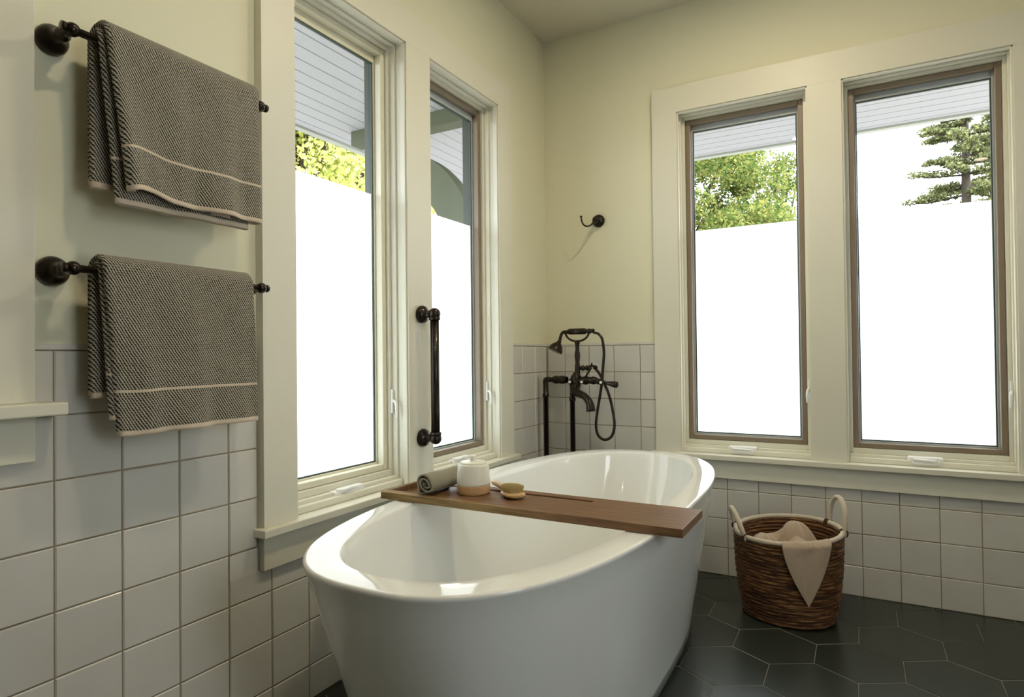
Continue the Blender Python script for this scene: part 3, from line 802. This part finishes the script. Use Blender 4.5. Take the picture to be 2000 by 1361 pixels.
# ------------------------------------------------------------------ basket with towel
BC = Vector((1.168, -.318, 0)); RT = (.192, .166); RB = (.158, .140); BH = .318
bk = empty('laundry_basket', BC, 'oval dark brown woven basket with cream rope handles on the floor', 'basket')
def bell(f, a, extra=0):     # radius along height, f 0..1
    bul = 1 + .03*math.sin(PI*min(1, f*1.1))
    rx = (RB[0]+(RT[0]-RB[0])*f**.75)*bul; ry = (RB[1]+(RT[1]-RB[1])*f**.75)*bul
    return Vector(((rx+extra)*math.cos(a), (ry+extra)*math.sin(a), 0))
def rimz(a, base=BH): return base + .010*math.cos(a-.2) + .012*math.sin(a)
bm = bmesh.new(); n = 96; rows = 176; G = []
for k in range(rows+1):
    f = k/rows; ridge = .0042*abs(math.sin(PI*f*24))
    G.append([bm.verts.new(BC + bell(f, 2*PI*i/n, ridge + .0014*math.sin(i*.9+k*.37) + .0010*math.sin(k*2.1+i*.25)) + Vector((0, 0, .002+rimz(2*PI*i/n)*f + .0016*math.sin(i*.35+f*40)*min(1, 5*f)))) for i in range(n)])
for k in range(rows+1):      # inner skin downwards
    f = 1-k/rows; ridge = -.012-.0026*abs(math.sin(PI*f*24))
    if f < .03: f = .03
    G.append([bm.verts.new(BC + bell(f, 2*PI*i/n, ridge) + Vector((0, 0, .002+rimz(2*PI*i/n)*f))) for i in range(n)])
for A, B in zip(G, G[1:]):
    for i in range(n): bm.faces.new((A[i], A[(i+1) % n], B[(i+1) % n], B[i]))
bm.faces.new(G[0][::-1]); bm.faces.new(G[-1])
bd = obj('basket_body', fixn(bm), M['fibre'], bk, smooth=True)
bm = bmesh.new(); tube(bm, [BC + bell(1, 2*PI*i/72, -.004) + Vector((0, 0, rimz(2*PI*i/72)+.006)) for i in range(72)], .0088, 12, closed=True)
obj('rim', fixn(bm), M['rope'], bk, smooth=True)
def handle(ac, hh, spread, lean):
    bm = bmesh.new(); a0, a1 = ac-spread, ac+spread
    p0 = BC + bell(1, a0, .001) + Vector((0, 0, rimz(a0))); p1 = BC + bell(1, a1, .001) + Vector((0, 0, rimz(a1)))
    out = Vector((math.cos(ac), math.sin(ac), 0)); mid = (p0+p1)/2; tdir = (p1-p0); hw = tdir.length/2; tdir.normalize()
    pts = [p0 + Vector((0, 0, -.010)), p0]
    for k in range(1, 16):
        a = PI*k/16; s = math.sin(a)**.8
        pts.append(mid - tdir*hw*math.cos(a)*(1+.10*math.sin(a)) + Vector((0, 0, hh*s)) + out*(lean*s+.004*math.sin(a)))
    pts += [p1, p1 + Vector((0, 0, -.010))]
    tube(bm, spline([tuple(p) for p in pts], 3), .0092, 12)
    hn_ = obj('handle', fixn(bm), M['rope'], bk, smooth=True)
    for a in (a0, a1):
        bm = bmesh.new(); c = BC + bell(1, a, -.001) + Vector((0, 0, rimz(a)+.004)); td = Vector((-math.sin(a), math.cos(a), 0))
        for q in (-.004, 0.002, .008):
            cc = c+td*q; od = Vector((math.cos(a), math.sin(a), 0))
            tube(bm, [cc + od*(.0145*math.cos(b)) + Vector((0, 0, .0145*math.sin(b)-.001)) for b in [2*PI*k/14 for k in range(14)]], .0026, 6, closed=True)
        obj('tie', fixn(bm), M['tie'], hn_, smooth=True)
handle(math.radians(23), .118, .37, .008)
handle(math.radians(199), .090, .45, .024)

# beige towel: crumpled in the basket with one corner hanging over the rim
def tri_towel():
    bm = bmesh.new(); NU, NV = 44, 72
    a_l, a_r = math.radians(270), math.radians(320)     # azimuth of the two edges at the rim
    a_t = math.radians(295); zt = .098
    G = []
    for j in range(NV+1):
        row = []
        if j <= 30:      # inside part, from the middle of the basket up to the rim
            q = j/30
            for i in range(NU+1):
                f = i/NU; a = a_l+(a_r-a_l)*f
                rimp = BC + bell(1, a, -.004) + Vector((0, 0, rimz(a)+.016))
                back = BC + Vector((-.09+.19*f, .035+.02*math.sin(f*5), .285+.045*math.exp(-((f-.52)/.22)**2)))
                s = q*q*(3-2*q)
                p = back.lerp(rimp, q); p.z = back.z*(1-s)+rimp.z*s - .035*math.sin(PI*q)*(1-.2*math.sin(f*9)) + .010*math.sin(f*11+q*6)*math.sin(PI*q)
                row.append(p)
        else:
            q = (j-30)/(NV-30)
            ql = q; 
            aL = a_l + (a_t-a_l)*(1-(1-ql)**1.0)*(.62*ql**.55+.38*ql) if ql > 0 else a_l
            aR = a_r + (a_t-a_r)*(.25*ql+.75*ql**1.35)
            for i in range(NU+1):
                f = i/NU; a = aL+(aR-aL)*f
                zr = rimz(a)+.016
                z = zr - (zr-zt)*q + .016*math.sin(PI*q)*(f-.5)*0
                fz = max(0, min(1, z/BH))
                over = .014 if q > .06 else .014*(q/.06)-.004*(1-q/.06)
                fold = .0045*math.sin(f*8+1.0)*min(1, q*4)*(1-q) + .002*math.sin(f*17+q*5)*(1-q)
                row.append(BC + bell(min(1, fz), a, over+fold+.002) + Vector((0, 0, z)))
        G.append([bm.verts.new(p) for p in row])
    for A, B in zip(G, G[1:]):
        for i in range(NU): bm.faces.new((A[i], A[i+1], B[i+1], B[i]))
    # crumpled mound behind it
    def mound(cx, cy, rx, ry, z0, h, sd):
        r_ = random.Random(sd); ph = [r_.uniform(0, 6) for _ in range(6)]; K = 40; R_ = 16; G = []
        top = bm.verts.new((BC.x+cx, BC.y+cy, z0+h))
        for k in range(1, R_+1):
            q = k/R_; row = []
            for i in range(K):
                a = 2*PI*i/K
                w = 1 + .20*math.sin(3*a+ph[0]) + .10*math.sin(5*a+ph[1])
                z = z0 + h*(1-q**1.9*(1+.12*math.sin(4*a+ph[2])))
                z += .006*math.sin(7*a+ph[3]+q*5)*q
                row.append(bm.verts.new((BC.x+cx+rx*q**.8*w*math.cos(a), BC.y+cy+ry*q**.8*w*math.sin(a), z)))
            G.append(row)
        for i in range(K): bm.faces.new((top, G[0][i], G[0][(i+1) % K]))
        for A, B in zip(G, G[1:]):
            for i in range(K): bm.faces.new((A[i], B[i], B[(i+1) % K], A[(i+1) % K]))
    mound(.025, .025, .075, .055, .235, .115, 4)
    mound(-.085, -.02, .060, .075, .215, .085, 8)
    mound(.0, -.03, .120, .085, .20, .075, 5)
    return fixn(bm)
tw = obj('hand_towel', tri_towel(), M['beige'], smooth=True)
s_ = tw.modifiers.new('thick', 'SOLIDIFY'); s_.thickness = .005; s_.offset = 0
tag(tw, 'beige towel bundled in the basket with one corner hanging over its front', 'towel')

# ------------------------------------------------------------------ roof overhang outdoors
SZ = 2.40
ro = empty('roof_overhang', (-.8, .8, SZ), 'pale grey board soffit of the eaves outside the windows', 'roof overhang')
def boards(P, u0, u1, d0, d1, parent, w=.098):
    bm = bmesh.new(); d = d0
    while d < d1-.001:
        e = min(d+w, d1); g = .004
        pts = [(d, SZ+.012), (d+g, SZ), (e-g, SZ), (e, SZ+.012), (e, SZ+.03), (d, SZ+.03)]
        A = [bm.verts.new(P(u0, q, z)) for q, z in pts]; B = [bm.verts.new(P(u1, q, z)) for q, z in pts]
        for k in range(6): bm.faces.new((A[k], A[(k+1) % 6], B[(k+1) % 6], B[k]))
        bm.faces.new(A[::-1]); bm.faces.new(B); d = e
    return obj('soffit_boards', fixn(bm), M['soffit'], parent)
boards(PL, -5.2, 1.58, T, 1.50, ro); boards(PB, -T+.001, 3.8, T+.001, 1.58, ro)
bm = boxes([((-1.55, -5.2, SZ-.012), (-1.502, 1.63, SZ+.20)), ((-1.50, 1.582, SZ-.012), (3.8, 1.63, SZ+.20)), ((-1.501, -5.2, SZ+.17), (-T, 1.581, SZ+.19)), ((-T, T, SZ+.17), (3.8, 1.581, SZ+.19))])
obj('fascia', bm, M['fascia'], ro)
bm = boxes([((-1.31, -.05, 2.312), (-T, .05, SZ-.0005))]); obj('beam', bm, M['beam'], ro, bevel=.003)
# curved brace
bm = bmesh.new(); cxb, czb, Ro, Ri = -1.06, 1.585, .65, .455; A, B = [], []
for k in range(33):
    a = math.radians(-8 + 108*k/32)
    for (R_, arr) in ((Ro, A), (Ri, B)):
        arr.append([bm.verts.new((cxb+R_*math.cos(a), y, czb+R_*math.sin(a))) for y in (-.05, .05)])
for k in range(32):
    bm.faces.new((A[k][0], A[k+1][0], B[k+1][0], B[k][0])); bm.faces.new((A[k][1], B[k][1], B[k+1][1], A[k+1][1]))
    bm.faces.new((A[k][0], A[k][1], A[k+1][1], A[k+1][0])); bm.faces.new((B[k][0], B[k+1][0], B[k+1][1], B[k][1]))
for k in (0, 32): bm.faces.new((A[k][0], B[k][0], B[k][1], A[k][1]))
box(bm, (-1.12, -.05, 2.19), (-.96, .05, 2.311)); box(bm, (-.62, -.05, 1.30), (-T, .05, 1.50))
obj('curved_brace', fixn(bm), M['beam'], ro)
gd = obj('ground', boxes([((-40, -30, -.55), (40, 50, -.45))]), M['grass']); tag(gd, 'pale gravel ground outside the windows', 'ground', kind='structure')

# ------------------------------------------------------------------ trees outdoors
def leaves(clusters, n, size, seed, flat=.0):
    r = random.Random(seed); vs, fs, col = [], [], []
    for _ in range(n):
        c, rad = r.choice(clusters)
        while True:
            d = Vector((r.uniform(-1, 1), r.uniform(-1, 1), r.uniform(-1, 1)))
            if .3 < d.length < 1: break
        p = Vector(c) + Vector((d.x*rad[0], d.y*rad[1], d.z*rad[2]))
        q = Vector((r.gauss(0, 1), r.gauss(0, 1), r.gauss(0, 1) + flat)).normalized(); u, w = frame_of(q)
        s = size*r.uniform(.6, 1.3); a = r.uniform(0, PI); u2 = u*math.cos(a)+w*math.sin(a); w2 = q.cross(u2)
        b = len(vs); vs += [p-u2*s, p-w2*s*.55, p+u2*s, p+w2*s*.55]; fs.append((b, b+1, b+2, b+3)); col.append(r.random())
    me = bpy.data.meshes.new('crown'); me.from_pydata([tuple(v) for v in vs], [], fs)
    at = me.attributes.new('rnd', 'FLOAT_COLOR', 'CORNER'); k = 0
    for c in col:
        for _ in range(4): at.data[k].color = (c, c, c, 1); k += 1
    return me
def broadleaf(loc, h, rad, ncl, nl, size, mat, lab, seed, zlo=.25, grp=None):
    r = random.Random(seed); t = empty('leafy_tree', loc, lab, 'tree', grp); L_ = Vector(loc); cl = []
    for _ in range(ncl):
        a = r.uniform(0, 2*PI); q = r.random()**.5; z = h*(zlo+(1-zlo)*r.random()); w = math.sin(PI*min(1, (z/h-zlo*.6)/(1-zlo*.6)*.85+.1))
        rr = rad*q*w; s = rad*r.uniform(.16, .30)
        cl.append((L_+Vector((rr*math.cos(a), rr*math.sin(a), z)), (s, s, s*.75)))
    me = leaves(cl, nl, size, seed+1); link('crown', me, mat, t)
    bm = bmesh.new(); tube(bm, [L_+Vector((0, 0, 0)), L_+Vector((.05, .1, h*.4)), L_+Vector((0, 0, h*.85))], [h*.035, h*.022, h*.006], 10)
    for c, s in cl[:22]:
        st = L_+Vector((0, 0, max(.3, (c.z-L_.z)*.6))); tube(bm, spline([st, (st+c)/2+Vector((0, 0, .1)), c], 3), [h*.010, .012], 6)
    obj('trunk', bm, M['bark'], t, smooth=True); return t
def conifer(loc, h, rad, lab, seed, zlo=.2, tiers=26, dens=1.0, grp=None):
    r = random.Random(seed); t = empty('conifer', loc, lab, 'tree', grp); L_ = Vector(loc); cl = []; bm = bmesh.new()
    tube(bm, [L_, L_+Vector((0, 0, h*.5)), L_+Vector((0, 0, h))], [h*.014, h*.010, h*.003], 10)
    for k in range(tiers):
        z = h*(zlo+(1-zlo)*k/tiers)
        for m in range(r.randint(3, 5)):
            a = r.uniform(0, 2*PI); ln = rad*(1-.75*(k/tiers))*r.uniform(.45, 1.0); d = Vector((math.cos(a), math.sin(a), 0))
            p0 = L_+Vector((0, 0, z)); p1 = p0+d*ln*.6+Vector((0, 0, -.02*ln)); p2 = p0+d*ln+Vector((0, 0, .04*ln))
            tube(bm, [p0, p1, p2], [.022, .015, .006], 5)
            for q in (.35, .55, .75, .95):
                c = p0.lerp(p2, q); s = .19*(1.15-q*.4)*r.uniform(.6, 1.25)
                cl.append((c+Vector((0, 0, .02)), (s, s, s*.42)))
    obj('trunk', bm, M['bark'], t, smooth=True)
    me = leaves(cl, int(len(cl)*95*dens), .034, seed+3, 0.6); link('crown', me, M['needle'], t); return t
GZ = -.45
broadleaf((-1.75, 9.2, GZ), 6.6, 2.2, 130, 88000, .042, M['leafG'], 'dense green leafy tree seen through the left pane of the back wall', 21)
broadleaf((-.15, 12.5, GZ), 5.9, 1.45, 40, 12000, .038, M['leafG'], 'thin sparse-leaved tree right of the dense tree in the back wall window', 22, .3)
broadleaf((-7.0, 4.6, GZ), 6.8, 3.2, 150, 90000, .046, M['leafY'], 'bright yellow-green leafy tree seen through the nearest left window', 23)
broadleaf((-10.2, 10.6, GZ), 7.4, 3.0, 90, 30000, .06, M['leafY'], 'yellow-green tree glimpsed below the curved brace outside', 24)
conifer((3.32, 12.2, GZ), 8.5, 1.55, 'tall sparse conifer seen through the right window of the back wall', 31, .3, 30, 1.2)
conifer((4.10, 14.5, GZ), 8.0, 1.5, 'second conifer partly behind the tall one in the right window', 32, .28, 28, 1.2)

# ------------------------------------------------------------------ ceiling downlights
LI = []; lamp_w = [5.4, .4, .3, .3, 9.0, .4]
lamp_pos = [(1.05, -2.05), (2.35, -2.05), (1.05, -3.45), (2.35, -3.45), (1.15, -.95), (2.35, -.95)]
names = ['above the near end of the bathtub', 'right of the near bathtub end', 'above the left side behind the viewpoint', 'above the right side behind the viewpoint', 'above the far end of the bathtub', 'nearest the right end of the back wall']
for (x, y), nm in zip(lamp_pos, names):
    r = empty('recessed_downlight', (x, y, CEIL), 'round white recessed ceiling downlight ' + nm, 'ceiling light', 'recessed downlights in the ceiling')
    bm = bmesh.new(); lathe(bm, [(.048, -.0005), (.048, -.004), (.066, -.006), (.068, -.0005)], (x, y, CEIL), n=36); obj('trim_ring', fixn(bm), M['plastic'], r, smooth=True)
    bm = bmesh.new(); lathe(bm, [(0, -.003), (.047, -.003), (.047, -.0005), (0, -.0005)], (x, y, CEIL), n=36); obj('lens', fixn(bm), M['lens'], r)
    ld = bpy.data.lights.new('downlight', 'AREA'); ld.shape = 'DISK'; ld.size = .10; ld.energy = lamp_w[len(LI)]; ld.color = (1, .86, .60); ld.spread = PI
    lo = bpy.data.objects.new('bulb', ld); COL.objects.link(lo); lo.parent = r; lo.location = (0, 0, -.012)
    LI.append(ld)

# ------------------------------------------------------------------ daylight
w = bpy.data.worlds.new('world'); scn.world = w; w.use_nodes = True
bg = w.node_tree.nodes['Background']; bg.inputs[0].default_value = (.86, .94, 1.0, 1); bg.inputs[1].default_value = 6.5
sd_ = bpy.data.lights.new('sun', 'SUN'); sd_.energy = 6; sd_.angle = .01; sd_.color = (1, .95, .84)
so = bpy.data.objects.new('sun', sd_); COL.objects.link(so)
so.rotation_euler = Vector((-.62, .10, -.78)).to_track_quat('-Z', 'Y').to_euler()

# ------------------------------------------------------------------ camera
cam = bpy.data.cameras.new('camera'); cam.sensor_width = 36; cam.lens = 36*1212.527/2000; cam.clip_start = .02; cam.clip_end = 200
co = bpy.data.objects.new('camera', cam); COL.objects.link(co); scn.camera = co
ya, pi_, rl_ = .5098, .0110, -.0112
fw = Vector((-math.sin(ya)*math.cos(pi_), math.cos(ya)*math.cos(pi_), math.sin(pi_)))
r0 = fw.cross(Vector((0, 0, 1))).normalized(); u0 = r0.cross(fw)
rt = r0*math.cos(rl_)+u0*math.sin(rl_); up = u0*math.cos(rl_)-r0*math.sin(rl_)
mt = Matrix((rt, up, -fw)).transposed().to_4x4(); mt.translation = Vector((1.4195, -2.9162, 1.0028))
co.matrix_world = mt

vs_ = scn.view_settings; vs_.view_transform = 'Standard'; vs_.look = 'None'; vs_.gamma = 1; vs_.exposure = 0.38; vs_.use_curve_mapping = False
